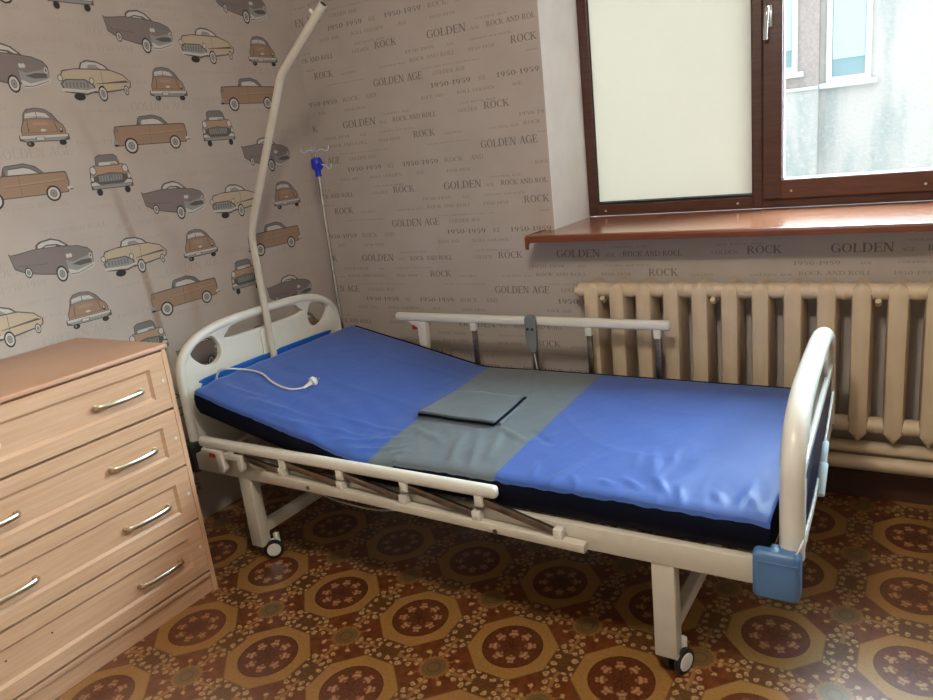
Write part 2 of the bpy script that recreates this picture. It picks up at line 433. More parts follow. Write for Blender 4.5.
# window wall with its printed lettering
WX0, WX1, WZ0, WZ1 = 1.289, 3.78, 1.040, 2.42  # opening widened to the right, out of view, to let in more daylight
mb = MB().mat(M['paper'])
for a, b in (((-.1, 0, 0), (WX0, .5, H)), ((WX1, 0, 0), (RX + .1, .5, H)), ((WX0, 0, 0), (WX1, .5, WZ0)), ((WX0, 0, WZ1), (WX1, .5, H))):
    mb.box(a, b)
mb.mat(M['plaster'])
mb.box((WX0 - .001, .0006, WZ0), (WX0 + .002, .40, WZ1)); mb.box((WX1 - .002, .0006, WZ0), (WX1 + .001, .40, WZ1)); mb.box((WX0, .0006, WZ1 - .002), (WX1, .40, WZ1 + .001))
def back_put(u, v): return (u, -.0004, v)
def clear_back(x0, x1, z0, z1): return not (x1 > WX0 - .002 and x0 < WX1 and z1 > WZ0 and z0 < WZ1) and not (x1 > 1.42 and z0 < .83) and x0 > .002 and x1 < RX and z0 > .02 and z1 < H
LINES = [  # dx, dz from the word AGE of each repeat, text, cap height, width, strength
 (-.245, 0, '1950-1959', .020, .212, 2), (.0, 0, 'AGE', .020, .040, 1), (.091, 0, '1950-1959', .020, .203, 2), (.327, 0, 'ROCK', .020, .10, 1), (.466, 0, 'AND', .020, .066, 1),
 (.306, -.121, 'GOLDEN', .033, .202, 2), (.527, -.121, 'AGE', .014, .045, 1), (.606, -.121, 'ROCK AND ROLL', .021, .245, 2), (.965, -.119, 'GOLDEN', .015, .10, 1), (1.097, -.119, 'ROCK', .030, .125, 2),
 (-.368, -.203, 'ROCK', .030, .121, 2), (.20, -.203, 'ROCK AND ROLL', .015, .243, 1), (.506, -.203, '1950-1959', .014, .13, 1),
 (-.017, -.281, 'GOLDEN AGE', .033, .277, 2), (.315, -.274, 'GOLDEN AGE', .016, .17, 1),
 (-.30, -.042, 'ROCK AND', .014, .12, 1), (-.11, -.042, 'ROLL GOLDEN', .014, .19, 1), (.16, -.042, 'AGE', .014, .05, 1), (.33, -.045, '1950-1959', .013, .13, 1),
 (.18, -.165, '1950-1959', .014, .16, 1), (.40, -.165, 'AGE', .010, .04, 0), (.52, -.162, 'GOLDEN AGE ROCK', .008, .2, 0),
 (-.20, -.205, 'GOLDEN', .010, .09, 0), (.03, -.205, 'GOLDEN AGE', .008, .15, 0),
 (.26, -.242, 'ROCK AND ROLL GOLDEN AGE', .006, .30, 0), (-.30, -.242, 'GOLDEN AGE ROCK AND ROLL', .006, .24, 0),
 (.55, -.085, 'GOLDEN AGE', .008, .16, 0), (-.1, -.085, 'AGE ROCK AND', .008, .18, 0)]
AGEX, AGEZ = .443, 1.391
def lettering(mb, which, put, clear, x0, x1, faint, solid, ax, az, cols=(0, 1, 2)):
    for i in range(-8, 9):
        for j in range(-4, 5):
            if i % 2: oz = az + .326 + j * .652
            else: oz = az + j * .652
            ox = ax + i * .540
            for dx, dz, s, h, wd, st in LINES:
                X, Z = ox + dx, oz + dz
                if X + wd < x0 or X > x1: continue
                mb.mat(solid if st == 2 else faint)
                text(mb, s, X, Z, h, put, w=wd, ok=clear)
lettering(mb, 0, back_put, clear_back, .0, RX, M['print_faint'], M['print'], AGEX, AGEZ)
tag(mb.build('wall_back', recalc=False), kind='structure')

# left wall with printed cars
def ell(cx, cy, rx, ry, n=16, a0=0, a1=360): return [(cx + rx * math.cos(math.radians(a0 + (a1 - a0) * i / n)), cy + ry * math.sin(math.radians(a0 + (a1 - a0) * i / n))) for i in range(n + (a1 - a0 != 360))]
def wheel(cx, cy, r, sq=1.0): return [('black', ell(cx, cy, r * sq, r)), ('white', ell(cx, cy, r * .78 * sq, r * .78)), ('outline', ell(cx, cy, r * .48 * sq, r * .48)), ('chrome', ell(cx, cy, r * .40 * sq, r * .40)), ('grey', ell(cx, cy, r * .15 * sq, r * .15, 8))]
CARS = {
 'side': (.345, [('outline', [(.30, .30), (.335, .385), (.36, .405), (.55, .42), (.66, .385), (.74, .31), (.72, .29), (.3, .28)]),
   ('grey', [(.335, .34), (.35, .395), (.55, .41), (.65, .375), (.73, .31), (.70, .31), (.60, .37), (.54, .385), (.385, .375), (.355, .31)]),
   ('white', [(.36, .31), (.375, .365), (.54, .375), (.60, .36), (.68, .31)]), ('outline', [(.365, .30), (.37, .30), (.385, .37), (.378, .37)]),
   ('outline', [(-.003, .26), (.02, .305), (.10, .31), (.30, .315), (.95, .313), (.972, .30), (.985, .2), (.955, .095), (.02, .09), (0, .14)]),
   ('brown', [(.005, .255), (.03, .295), (.30, .303), (.94, .30), (.96, .29), (.972, .2), (.945, .105), (.03, .10), (.01, .15)]),
   ('tan', [(.30, .215), (.93, .24), (.95, .225), (.30, .20)]), ('outline', [(.30, .202), (.945, .222), (.945, .218), (.30, .198)]),
   ('outline', [(.46, .11), (.463, .11), (.468, .30), (.464, .30)]),
   ('chrome', ell(.0, .125, .03, .028)), ('black', ell(.0, .10, .03, .012)), ('white', ell(.975, .14, .032, .018)), ('outline', ell(.99, .125, .02, .008)),
   ('mauve', ell(.03, .26, .03, .03))] + wheel(.185, .09, .088) + wheel(.785, .10, .08)),
 'rear': (.172, [('outline', [(.12, .62), (.16, .80), (.24, .90), (.42, .935), (.62, .90), (.76, .78), (.86, .6), (.95, .5), (.99, .36), (.97, .2), (.05, .2), (.04, .40)]),
   ('mauve', [(.15, .62), (.18, .80), (.26, .88), (.42, .915), (.61, .885), (.73, .78), (.82, .62)]),
   ('white', [(.18, .68), (.20, .79), (.42, .83), (.62, .79), (.70, .68), (.42, .70)]), ('chrome', [(.22, .72), (.60, .72), (.6, .705), (.22, .705)]), ('outline', [(.42, .70), (.435, .70), (.435, .83), (.42, .83)]),
   ('brown', [(.14, .61), (.42, .655), (.80, .61), (.93, .49), (.97, .36), (.955, .26), (.06, .25), (.06, .40)]),
   ('tan', [(.30, .50), (.65, .50), (.60, .58), (.32, .58)]), ('outline', [(.10, .33), (.92, .33), (.92, .32), (.10, .32)]), ('outline', [(.18, .34), (.2, .34), (.22, .6), (.205, .6)]), ('outline', [(.80, .34), (.815, .34), (.77, .6), (.755, .6)]),
   ('black', ell(.88, .37, .035, .07)), ('white', ell(.88, .39, .018, .04)), ('white', ell(.5, .38, .06, .03)),
   ('outline', [(-.03, .27), (1.03, .27), (1.03, .12), (.9, .10), (.1, .10), (-.03, .14)]), ('white', [(-.01, .26), (1.0, .26), (1.0, .20), (.0, .19)]), ('chrome', [(.02, .185), (.98, .19), (.9, .125), (.1, .12)]),
   ('outline', [(.3, .22), (.5, .22), (.5, .14), (.3, .14)]), ('white', [(.32, .21), (.48, .21), (.48, .15), (.32, .15)]),
   ('black', ell(.17, .06, .08, .07)), ('black', ell(.86, .06, .08, .07)), ('grey', ell(.15, .07, .03, .04))]),
 'front': (.165, [('outline', [(.18, .62), (.20, .85), (.30, .90), (.68, .90), (.76, .84), (.82, .62)]), ('grey', [(.2, .64), (.22, .84), (.31, .88), (.67, .88), (.74, .83), (.80, .64)]),
   ('white', [(.25, .62), (.28, .73), (.72, .73), (.75, .62)]), ('chrome', [(.55, .64), (.72, .64), (.70, .70), (.56, .70)]),
   ('outline', [(.02, .60), (.14, .68), (.30, .66), (.70, .66), (.86, .68), (.98, .60), (1.02, .4), (1.0, .2), (.0, .2), (-.02, .4)]),
   ('tan', [(.04, .59), (.15, .66), (.30, .64), (.70, .64), (.85, .66), (.96, .59), (.99, .42), (.5, .5), (.01, .42)]),
   ('outline', ell(.09, .56, .085, .10)), ('white', ell(.09, .56, .065, .08)), ('outline', ell(.91, .56, .085, .10)), ('white', ell(.91, .56, .065, .08)),
   ('outline', [(.15, .46), (.5, .50), (.85, .46), (.82, .28), (.18, .28)]), ('grey', [(.19, .44), (.5, .475), (.81, .44), (.78, .30), (.22, .30)])] +
   [('chrome', [(.2 + i * .07, .31), (.225 + i * .07, .31), (.225 + i * .07, .44), (.2 + i * .07, .44)]) for i in range(9)] +
   [('outline', [(-.04, .32), (.1, .34), (.2, .26), (.8, .26), (.9, .34), (1.04, .32), (1.04, .14), (-.04, .14)]), ('white', [(-.02, .29), (.09, .31), (.2, .235), (.8, .235), (.91, .31), (1.02, .29), (1.02, .23), (-.02, .23)]), ('chrome', [(.0, .22), (1.0, .22), (.98, .16), (.02, .16)]),
   ('white', ell(.03, .38, .035, .05)), ('white', ell(.97, .38, .035, .05)), ('black', ell(.14, .08, .075, .08)), ('black', ell(.86, .08, .075, .08)), ('grey', ell(.5, .42, .05, .05))]),
 'convertible': (.31, [('outline', [(.30, .36), (.31, .42), (.36, .455), (.50, .475), (.60, .44), (.70, .36)]), ('white', [(.325, .37), (.335, .415), (.38, .44), (.50, .455), (.58, .43), (.66, .37)]), ('outline', [(.36, .38), (.44, .41), (.56, .40), (.62, .37), (.5, .36)]), ('white', [(.38, .375), (.44, .395), (.54, .385), (.56, .365)]),
   ('outline', [(-.01, .38), (.02, .36), (.10, .365), (.30, .385), (.55, .375), (.80, .345), (.92, .30), (.965, .24), (.96, .13), (.80, .08), (.55, .04), (.30, .09), (.14, .13), (.02, .20)]),
   ('mauve', [(.0, .365), (.03, .35), (.12, .355), (.30, .375), (.55, .365), (.79, .335), (.91, .29), (.95, .24), (.945, .14), (.80, .10), (.55, .06), (.30, .10), (.15, .14), (.03, .21)]),
   ('grey', [(.50, .30), (.75, .31), (.90, .27), (.88, .25), (.70, .28)]), ('outline', [(.06, .23), (.4, .20), (.4, .194), (.06, .224)]),
   ('chrome', [(.62, .20), (.70, .17), (.90, .21), (.95, .20), (.96, .12), (.75, .06), (.62, .05)]), ('outline', [(.68, .14), (.80, .17), (.93, .17), (.93, .12), (.78, .11)]), ('white', [(.62, .10), (.72, .06), (.93, .10), (.97, .13), (.95, .07), (.74, .01), (.64, .01)]), ('outline', [(.64, .035), (.74, .03), (.94, .09), (.94, .082), (.74, .022), (.64, .025)]),
   ('white', ell(.65, .245, .02, .025)), ('white', ell(.685, .245, .02, .025)), ('white', ell(.93, .20, .022, .035)), ('outline', ell(.93, .20, .010, .02))] + wheel(.535, .055, .095, .72) + wheel(.16, .14, .06, .7)),
 'saloon': (.30, [('outline', [(.30, .36), (.34, .44), (.42, .475), (.55, .465), (.66, .42), (.72, .36)]), ('white', [(.325, .365), (.36, .435), (.43, .455), (.55, .445), (.64, .41), (.69, .365)]), ('chrome', [(.42, .37), (.44, .42), (.54, .42), (.6, .37)]),
   ('outline', [(.04, .28), (.08, .35), (.25, .375), (.45, .375), (.72, .37), (.90, .31), (.99, .22), (.98, .16), (.93, .13), (.62, .09), (.3, .08), (.1, .12)]),
   ('cream', [(.055, .28), (.09, .335), (.25, .36), (.45, .362), (.72, .355), (.89, .30), (.975, .22), (.965, .17), (.93, .145), (.62, .11), (.3, .10), (.12, .14)]),
   ('outline', [(.50, .20), (.92, .24), (.96, .22), (.96, .215), (.5, .192)]), ('outline', [(.58, .11), (.585, .11), (.60, .35), (.594, .35)]), ('mauve', [(.16, .345), (.27, .365), (.26, .375), (.15, .355)]),
   ('outline', [(.03, .20), (.10, .25), (.36, .25), (.47, .18), (.48, .10), (.34, .06), (.06, .10)]), ('chrome', [(.05, .195), (.11, .235), (.35, .235), (.45, .175), (.45, .115), (.34, .08), (.08, .115)])] +
   [('grey', [(.09 + i * .045, .15), (.115 + i * .045, .15), (.12 + i * .045, .22), (.095 + i * .045, .22)]) for i in range(7)] +
   [('white', [(.03, .145), (.36, .12), (.50, .15), (.50, .12), (.36, .09), (.04, .11)]), ('outline', ell(.04, .26, .035, .04)), ('white', ell(.04, .26, .025, .03)), ('outline', ell(.44, .23, .035, .04)), ('white', ell(.44, .23, .025, .03)),
   ('black', ell(.24, .045, .075, .045))] + wheel(.56, .08, .095, .66) + wheel(.90, .12, .06, .6)),
}
def left_put(k): return lambda u, v: (.0004 + .00006 * k, u, v)
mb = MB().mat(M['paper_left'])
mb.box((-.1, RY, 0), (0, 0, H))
def clear_left(a, b, z0, z1): return a > RY and b < -.004 and z1 < H and z0 > .05
LLINES = [(-.245, 0, '1950-1959', .022, .212), (.0, 0, 'AGE', .022, .06), (.093, 0, '1950-1959', .022, .208), (.327, 0, 'ROCK', .024, .10)]
car_pos = []
for i in range(-5, 3):
    for j in range(-3, 4):
        ox, oz = -.882 + i * .562, 1.372 + i * .147 + j * .652
        for k, (dx, dz) in dict(convertible=(0, 0), saloon=(.318, -.038), rear=(.072, -.199), side=(-.045, -.388), front=(.29, -.381)).items():
            car_pos.append((k, ox + dx, oz + dz))
for k, cy, cz in car_pos:
    W_, shapes = CARS[k]
    hh = dict(convertible=.235, saloon=.25, rear=.46, side=.21, front=.45)[k]
    if cy - W_ / 2 < RY or cy + W_ / 2 > -.01 or cz > 2.5 or cz < .1: continue
    for n_, (c, pts) in enumerate(shapes):
        mb.mat(CAR[c]); P = left_put(n_ + 2)
        mb.poly([P(cy + (p[0] - .5) * W_, cz + (p[1] - hh) * W_ * (.80 if k == 'rear' else 1)) for p in pts])
P0 = left_put(0)
for i in range(-5, 3):
    for j in range(-3, 4):
        ox, oz = -.882 + i * .562, 1.372 + i * .147 + j * .652
        for dx, dz, s, h, wd in ((.27, -.098, 'ROCK', .03, .13), (-.24, -.03, 'ROCK', .03, .12), (-.12, -.30, 'GOLDEN AGE', .034, .28), (-.02, .085, 'ROCK AND ROLL', .018, .25), (.26, .065, 'AGE 1950-1959', .022, .25),
                             (.18, -.27, '1950-1959', .018, .20), (-.19, -.14, 'GOLDEN AGE', .012, .16), (-.22, -.20, 'ROCK AND ROLL', .014, .22), (.20, -.155, 'AGE ROCK AND ROLL', .010, .24),
                             (-.2, -.47, '1950-1959 ROCK', .02, .30), (.16, -.50, 'AND ROLL GOLDEN', .014, .24), (-.1, .045, 'GOLDEN AGE ROCK', .008, .3)):
            X, Z = ox + dx, oz + dz
            if X > 0 or X + wd < RY: continue
            mb.mat(M['print_left'])
            text(mb, s, X, Z, h, P0, w=wd, ok=clear_left)
tag(mb.build('wall_left', recalc=False), kind='structure')
tag(MB().box((-.1, RY - .1, 0), (RX + .1, RY, H)).build('wall_front', M['paper']), kind='structure')
tag(MB().box((RX, RY, 0), (RX + .1, 0, H)).build('wall_right', M['paper']), kind='structure')

# ------------------------------------------------------------ window
YF = .40
win = tag(empty('window_1', (WX0, YF, 1.065)), kind='structure')
def wpart(name, mb_, mat=None, parent=win, smooth=None):
    o = mb_.build(name, mat, smooth=smooth)
    o.data.transform(Matrix.Translation((-WX0, -YF, -1.065))); o.parent = parent; return o
f = MB().mat(M['brown_frame'])
Z0, Z1 = 1.067, WZ1
f.box((1.291, YF - .0, Z0), (1.338, YF + .07, Z1), .004)
f.box((2.027, YF - .004, Z0 + .001), (2.068, YF + .07, Z1), .004)
f.box((2.935, YF - .004, Z0), (2.985, YF + .07, Z1), .004)
f.box((WX1 - .05, YF, Z0), (WX1 - .002, YF + .07, Z1), .004)
f.mat(M['brown_frame_h'])
f.box((1.336, YF, Z0), (2.03, YF + .068, 1.118), .004); f.box((2.06, YF, Z0), (2.94, YF + .068, 1.105), .004); f.box((2.98, YF, Z0), (3.74, YF + .068, 1.118), .004)
f.box((1.336, YF, Z1 - .05), (3.74, YF + .068, Z1), .004)
wpart('window_frame', f)
f = MB().mat(M['brown_frame'])
f.box((2.070, YF - .02, 1.102), (2.146, YF + .05, 2.40), .006); f.box((2.865, YF - .02, 1.102), (2.937, YF + .05, 2.40), .006)
f.mat(M['brown_frame_h'])
f.box((2.140, YF - .0195, 1.102), (2.87, YF + .049, 1.183), .006); f.box((2.140, YF - .0195, 2.33), (2.87, YF + .049, 2.40), .006)
sash = wpart('window_sash', f)
g_ = wpart('window_pane', MB().box((2.140, YF + .018, 1.178), (2.87, YF + .024, 2.335)), M['glass'])
wpart('window_pane', MB().box((2.98, YF + .03, 1.112), (3.735, YF + .036, Z1 - .04)), M['glass'])  # unseen third pane, added to bring more daylight into the room
g_ = wpart('window_pane', MB().box((1.332, YF + .03, 1.112), (2.03, YF + .036, Z1 - .04)), M['glass'])
b_ = MB().box((1.338, YF + .008, 1.114), (2.028, YF + .014, 1.128)).box((1.336, YF + .008, 1.12), (1.3405, YF + .03, Z1 - .05)).box((2.0235, YF + .008, 1.12), (2.028, YF + .03, Z1 - .05))
wpart('gasket', b_, M['gasket'])
wpart('spacer', MB().box((2.144, YF - .004, 1.181), (2.150, YF + .02, 2.33)).box((2.144, YF - .004, 1.181), (2.866, YF + .02, 1.187)), M['pvc'])
hd = MB().box((2.083, YF - .030, 1.77), (2.112, YF - .019, 1.855), .008)
hd.tube(smoothpath([(2.097, YF - .025, 1.838), (2.097, YF - .055, 1.842), (2.096, YF - .066, 1.825), (2.093, YF - .066, 1.79), (2.090, YF - .064, 1.725)], 5), .0085, 10)
wpart('window_handle', hd, M['chrome'], smooth=40)
sc = MB()
for x, y, z in ((1.374, YF, 1.09), (1.967, YF, 1.093), (2.181, YF - .02, 1.136), (2.651, YF - .02, 1.133)): sc.cyl((x, y - .002, z), (x, y + .002, z), .005, 12)
wpart('screw_cap', sc, M['handle'])
sh_ = MB()
sh_.box((1.3385, YF + .015, 1.132), (2.0255, YF + .0165, Z1 - .045))
s_ = sh_.build('roller_shade', M['shade']); tag(s_, 'cream roller shade drawn down over the left pane of the brown window', 'window shade')
sb = MB().box((1.3400, YF + .012, 1.1285), (2.0215, YF + .019, 1.1325), .001).build('shade_hem_bar', M['gasket'], s_)

sl = MB().mat(M['sill'])
sl.prism([(.405, 1.037), (.405, 1.066), (-.155, 1.066), (-.166, 1.063), (-.170, 1.055), (-.170, 1.037)], 0, 1.243, 3.82)
for fc in sl.b.faces:
    c = fc.calc_center_median()
    if c.y < -.155 and fc.normal.length and abs(c.z - 1.05) < .02: pass
sill = sl.build('window_sill', recalc=True)
sill.data.materials.append(M['sill_edge'])
for p in sill.data.polygons:
    if p.center.y < -.16 or p.normal.z < -.5: p.material_index = 1
tag(sill, 'glossy red-brown window sill board under the brown window', 'window sill')
cp = MB().prism([(.0, 1.033), (.0, 1.068), (-.155, 1.068), (-.170, 1.064), (-.174, 1.055), (-.174, 1.012), (-.166, 1.008), (-.162, 1.03), (-.15, 1.033)], 0, 1.229, 1.2435, .0015)
cp.build('end_cap', M['sill_edge'], sill)
# cut the sill under the wall: the board sits in the opening only
# ------------------------------------------------------------ view outside
FY = 14
bld = tag(empty('apartment_building', (1.5, FY, -3)), 'pale stucco building with white-framed windows seen through the right window pane', 'building')
def bpart(name, m_, mat=None, parent=bld):
    o = m_.build(name, mat); o.data.transform(Matrix.Translation((-1.5, -FY, 3))); o.parent = parent; return o
bpart('wall', MB().box((.72, FY, -3), (9, FY + 1, 4.7)), M['facade'])
bpart('side_wall', MB().box((-6, FY - .25, -3), (.735, FY + 1, 1.76)), M['facade'])
bpart('side_wall', MB().box((-6, FY - .2, 1.76), (.735, FY + 1, 4.7)), M['facade_pink'])
bpart('ledge', MB().box((-6, FY - .30, 1.74), (.735, FY - .15, 1.80), .01), M['pvc'])
def fwin(x0, x1, z0, z1, y):
    fr = MB()
    for a, b in (((x0, z0), (x0 + .10, z1)), ((x1 - .10, z0), (x1, z1)), ((x0 + .10, z0), (x1 - .10, z0 + .10)), ((x0 + .10, z1 - .10), (x1 - .10, z1))): fr.box((a[0], y - .06, a[1]), (b[0], y + .03, b[1]))
    fo = bpart('window', fr, M['pvc'])
    pn = MB().box((x0 + .08, y - .02, z0 + .08), (x1 - .08, y, z1 - .08)).build('pane', M['far_pane']); pn.data.transform(Matrix.Translation((-1.5, -FY, 3))); pn.parent = fo
    cu_ = MB().box((x0 + .11, y - .035, z0 + .42), (x1 - .11, y - .022, z1 - .11)).build('curtain', M['far_curtain']); cu_.data.transform(Matrix.Translation((-1.5, -FY, 3))); cu_.parent = fo
    sl_ = MB().box((x0 - .12, y - .16, z0 - .10), (x1 + .12, y, z0), .01).build('sill', M['pvc']); sl_.data.transform(Matrix.Translation((-1.5, -FY, 3))); sl_.parent = fo
fwin(.85, 1.62, 1.83, 4.0, FY)
fwin(-.8, .36, 2.10, 4.0, FY - .2)
tag(MB().box((-12, .55, -3.2), (16, 40, -3)).build('ground', M['outer_ground']), kind='structure')

# ------------------------------------------------------------ radiator and pipes
rad = tag(empty('cast_iron_radiator', (1.493, -.09, .28)), 'cream cast iron radiator with pointed sections below the window sill', 'radiator')
SEC = 13; PITCH = .110
def section():
    t = MB(); hw = .0315
    lv = [(.278, .001, .02), (.300, .55, .8), (.322, 1, 1), (.36, 1, 1), (.78, 1, 1), (.825, 1, 1), (.843, .85, .95), (.853, .45, .8)]
    lv = [(.277, .10, .75), (.300, .62, .95), (.318, 1, 1), (.80, 1, 1), (.840, .97, 1), (.853, .6, .92), (.861, .12, .8)]
    rings = []
    for z, k, d in lv:
        yb, yf = .055 * d, -.062 * d
        prof = [(-hw * k, yf + .016), (-hw * k * .86, yf + .007), (-.006 * k, yf), (.006 * k, yf), (hw * k * .86, yf + .007), (hw * k, yf + .016), (hw * k, yb - .06 * d), ((hw + .004) * k, yb - .045 * d), ((hw + .004) * k, yb), (-(hw + .004) * k, yb), (-(hw + .004) * k, yb - .045 * d), (-hw * k, yb - .06 * d)]
        rings.append([t.b.verts.new((x, y, z - .28)) for x, y in prof])
    n = len(rings[0])
    for a, b in zip(rings, rings[1:]):
        for j in range(n): fc = t.b.faces.new((a[j], a[(j + 1) % n], b[(j + 1) % n], b[j])); fc.smooth = True
    t.b.faces.new(rings[0][::-1]); t.b.faces.new(rings[-1])
    for z in (.828 - .28, .338 - .28):      # nipples to the neighbours
        t.tube([(-.056, -.024, z), (-.045, -.024, z), (0, -.024, z), (.045, -.024, z), (.056, -.024, z)], [.031, .029, .029, .029, .031], 18, ry=None)
    return t
s0 = section().build('section', M['radiator'], rad, smooth=35)
for k in range(1, SEC):
    c = s0.copy(); COL.objects.link(c); c.parent = rad; c.location = (k * PITCH, 0, 0)
pl = MB().cyl((-.056, 0, .538), (-.085, 0, .538), .02, 8); pl.cyl((-.05, 0, .538), (-.062, 0, .538), .027, 16)
pl.build('end_plug', M['radiator'], rad, smooth=30)
for k in (0, 4, 9):
    bk = MB().tube([(k * PITCH + .055, .05, .50), (k * PITCH + .052, -.03, .505), (k * PITCH + .050, -.045, .518)], .006, 8)
    bk.cyl((k * PITCH + .050, -.036, .505), (k * PITCH + .050, -.052, .520), .010, 10)
    bk.build('air_valve', M['radiator'], rad, smooth=40)
p1 = MB().tube([(1.25, -.075, .232), (3.93, -.075, .232)], .0245, 18)
tag(p1.build('heating_pipe', M['radiator']), 'upper cream heating pipe running just below the radiator', 'pipe', None)
p2 = MB().tube([(1.25, -.115, .188), (3.93, -.115, .188)], .0255, 18)
tag(p2.build('heating_pipe', M['radiator']), 'lower cream heating pipe, nearest the floor under the radiator', 'pipe', None)

# ------------------------------------------------------------ chest of drawers
CY1, CY0, CX = -1.446, -2.315, .508
chest = tag(empty('chest_of_drawers', (.255, (CY0 + CY1) / 2, 0)), 'light beech chest of four panelled drawers against the car-print wall', 'chest of drawers')
COFF = Matrix.Translation((-.255, -(CY0 + CY1) / 2, 0))
def cpart(name, m_, mat=None, parent=chest, **k):
    o = m_.build(name, mat, **k); o.data.transform(COFF); o.parent = parent; return o
body = MB().mat(M['wood_v'])
body.box((.012, CY1 - .018, 0), (CX, CY1, .916), .002); body.box((.012, CY0, 0), (CX, CY0 + .018, .916), .002)
body.box((.012, CY0 + .018, .05), (.018, CY1 - .018, .916))
body.mat(M['wood_dark']); body.box((.05, CY0 + .018, .085), (CX - .030, CY1 - .018, .90))
body.mat(M['wood_h']); body.box((.03, CY0 + .018, .066), (CX, CY1 - .018, .082), .002)
body.box((.03, CY0 + .0175, 0), (CX - .012, CY1 - .0175, .064))
cpart('carcass', body)
cpart('top_board', MB().box((.010, CY0 - .006, .9165), (CX + .008, CY1 + .006, .934), .006, 3), M['wood_top'], smooth=40)
zs = [(.7155, .911), (.5065, .7075), (.2995, .4985), (.0915, .2915)]
for i, (z0, z1) in enumerate(zs):
    y0, y1 = CY0 + .021, CY1 - .021
    fx = CX - .001; m = .058
    t = MB().mat(M['wood_h'])
    t.box((fx - .02, y0, z0), (fx - .0035, y1, z1), .001)
    # frame pieces standing proud of a recessed field
    for a, b in (((y0, z0), (y1, z0 + .046)), ((y0, z1 - .046), (y1, z1)), ((y0, z0 + .044), (y0 + m, z1 - .044)), ((y1 - m, z0 + .044), (y1, z1 - .044))):
        t.prism([(a[0], a[1]), (b[0], a[1]), (b[0], b[1]), (a[0], b[1])], 0, fx - .006, fx + .0045, .0018)
    # sloped inner lip
    ia, ib, ja, jb = y0 + m, y1 - m, z0 + .046, z1 - .046; e = .008
    for q in (((ia, ja), (ib, ja), (ib - e, ja + e), (ia + e, ja + e)), ((ib, jb), (ia, jb), (ia + e, jb - e), (ib - e, jb - e)), ((ia, jb), (ia, ja), (ia + e, ja + e), (ia + e, jb - e)), ((ib, ja), (ib, jb), (ib - e, jb - e), (ib - e, ja + e))):
        t.poly([(fx + .003, q[0][0], q[0][1]), (fx + .003, q[1][0], q[1][1]), (fx - .0033, q[2][0], q[2][1]), (fx - .0033, q[3][0], q[3][1])])
    dr = cpart('drawer', t)
    zc = (z0 + z1) / 2 - .006
    for hy in (-1.650, -2.108):
        if i == 3 and hy < -2:
            for yy in (-2.025, -2.161):
                hh_ = MB().cyl((fx - .004, yy, .206), (fx - .003, yy, .206), .003, 10).build('screw_hole', M['wood_dark']); hh_.data.transform(COFF); hh_.parent = dr
            continue
        pth = smoothpath([(fx - .004, hy - .083, zc), (fx + .016, hy - .078, zc), (fx + .024, hy - .05, zc), (fx + .027, hy, zc), (fx + .024, hy + .05, zc), (fx + .016, hy + .078, zc), (fx - .004, hy + .083, zc)], 5)
        h_ = MB().tube(pth, .0045, 10, ry=.008)
        for s in (-1, 1): h_.cyl((fx - .004, hy + s * .081, zc), (fx + .006, hy + s * .081, zc), .009, 12)
        ho = h_.build('handle', M['handle'], smooth=40); ho.data.transform(COFF); ho.parent = dr
    cap = MB().cyl((fx + .003, y1 - .018, zc + .008), (fx + .0065, y1 - .018, zc + .008), .006, 14, .001).build('screw_cap', M['white_plastic']); cap.data.transform(COFF); cap.parent = dr

# ------------------------------------------------------------ hospital bed (local: x head to foot, y across, z up)
BO, BA = (.235, -.752, 0), -.016
bed = tag(empty('hospital_bed', BO, BA), 'white hospital bed on castors with raised head end and folding side rails', 'bed')
bed_m = Matrix.Translation(BO) @ Matrix.Rotation(BA, 4, 'Z')
L_ = 2.17; HW = .475
def bp(name, m_, mat=None, parent=bed, smooth=None): return m_.build(name, mat, parent, smooth=smooth)
WM = M['white_metal']
fr = MB()
for s in (-1, 1): fr.box((.03, s * HW - .015, .348), (L_ - .03, s * HW + .015, .418), .004)
for x in (.05, .34, .80, 1.25, 1.75, L_ - .06): fr.box((x - .018, -HW + .01, .352), (x + .018, HW - .01, .392), .003)
bp('frame', fr, WM, smooth=40)
# mattress support decks
dk = MB()
for i in range(7):
    y = -.39 + i * .13
    dk.tube([(1.0, y, .4055), (L_ - .08, y, .4055)], .008, 8)
    dk.tube([(.92, y, .414), (.12, y, .414 + .80 * .215 - .012)], .008, 8)
dk.box((1.0, -.43, .395), (1.03, .43, .412), .002); dk.box((L_ - .11, -.43, .395), (L_ - .08, .43, .412), .002)
bp('mattress_deck', dk, WM, smooth=40)
for x in (.075, .70):
    bp('backrest_strut', MB().tube([(.95, -.2 if x < .5 else .2, .36), (.38 + x * .1, -.2 if x < .5 else .2, .50)], .013, 10), WM, smooth=40)
# legs
def leg(x, w):
    for s in (-1, 1):
        lg = bp('leg', MB().box((x - w / 2, s * (HW - .012) - .024, .060), (x + w / 2, s * (HW - .012) + .024, .352), .004), WM, smooth=40)
    bp('leg_crossbar', MB().box((x - .016, -HW + .03, .10), (x + .016, HW - .03, .145), .004), WM, smooth=40)
leg(.287, .060); leg(1.882, .062)
def castor(x, y, rz):
    c = empty('castor', (x, y, .0), rz, bed)
    for s in (-1, 1):
        wh = MB().mat(M['rubber']); wh.cyl((0, s * .008, .037), (0, s * .024, .037), .037, 28, .004)
        wh.mat(M['white_plastic']); wh.cyl((0, s * .0235, .037), (0, s * .0262, .037), .026, 24, .001)
        wh.build('wheel', None, c, smooth=40)
    MB().box((-.012, -.0075, .02), (.030, .0075, .072), .004).cyl((.018, 0, .06), (.018, 0, .092), .012, 12).box((-.034, -.02, .055), (-.002, .02, .068), .004).build('yoke', M['white_plastic'], c, smooth=40)
castor(.316, -HW + .04, .87); castor(1.905, -HW + .030, 1.2); castor(.300, HW - .012, .4); castor(1.905, HW - .012, 1.2)

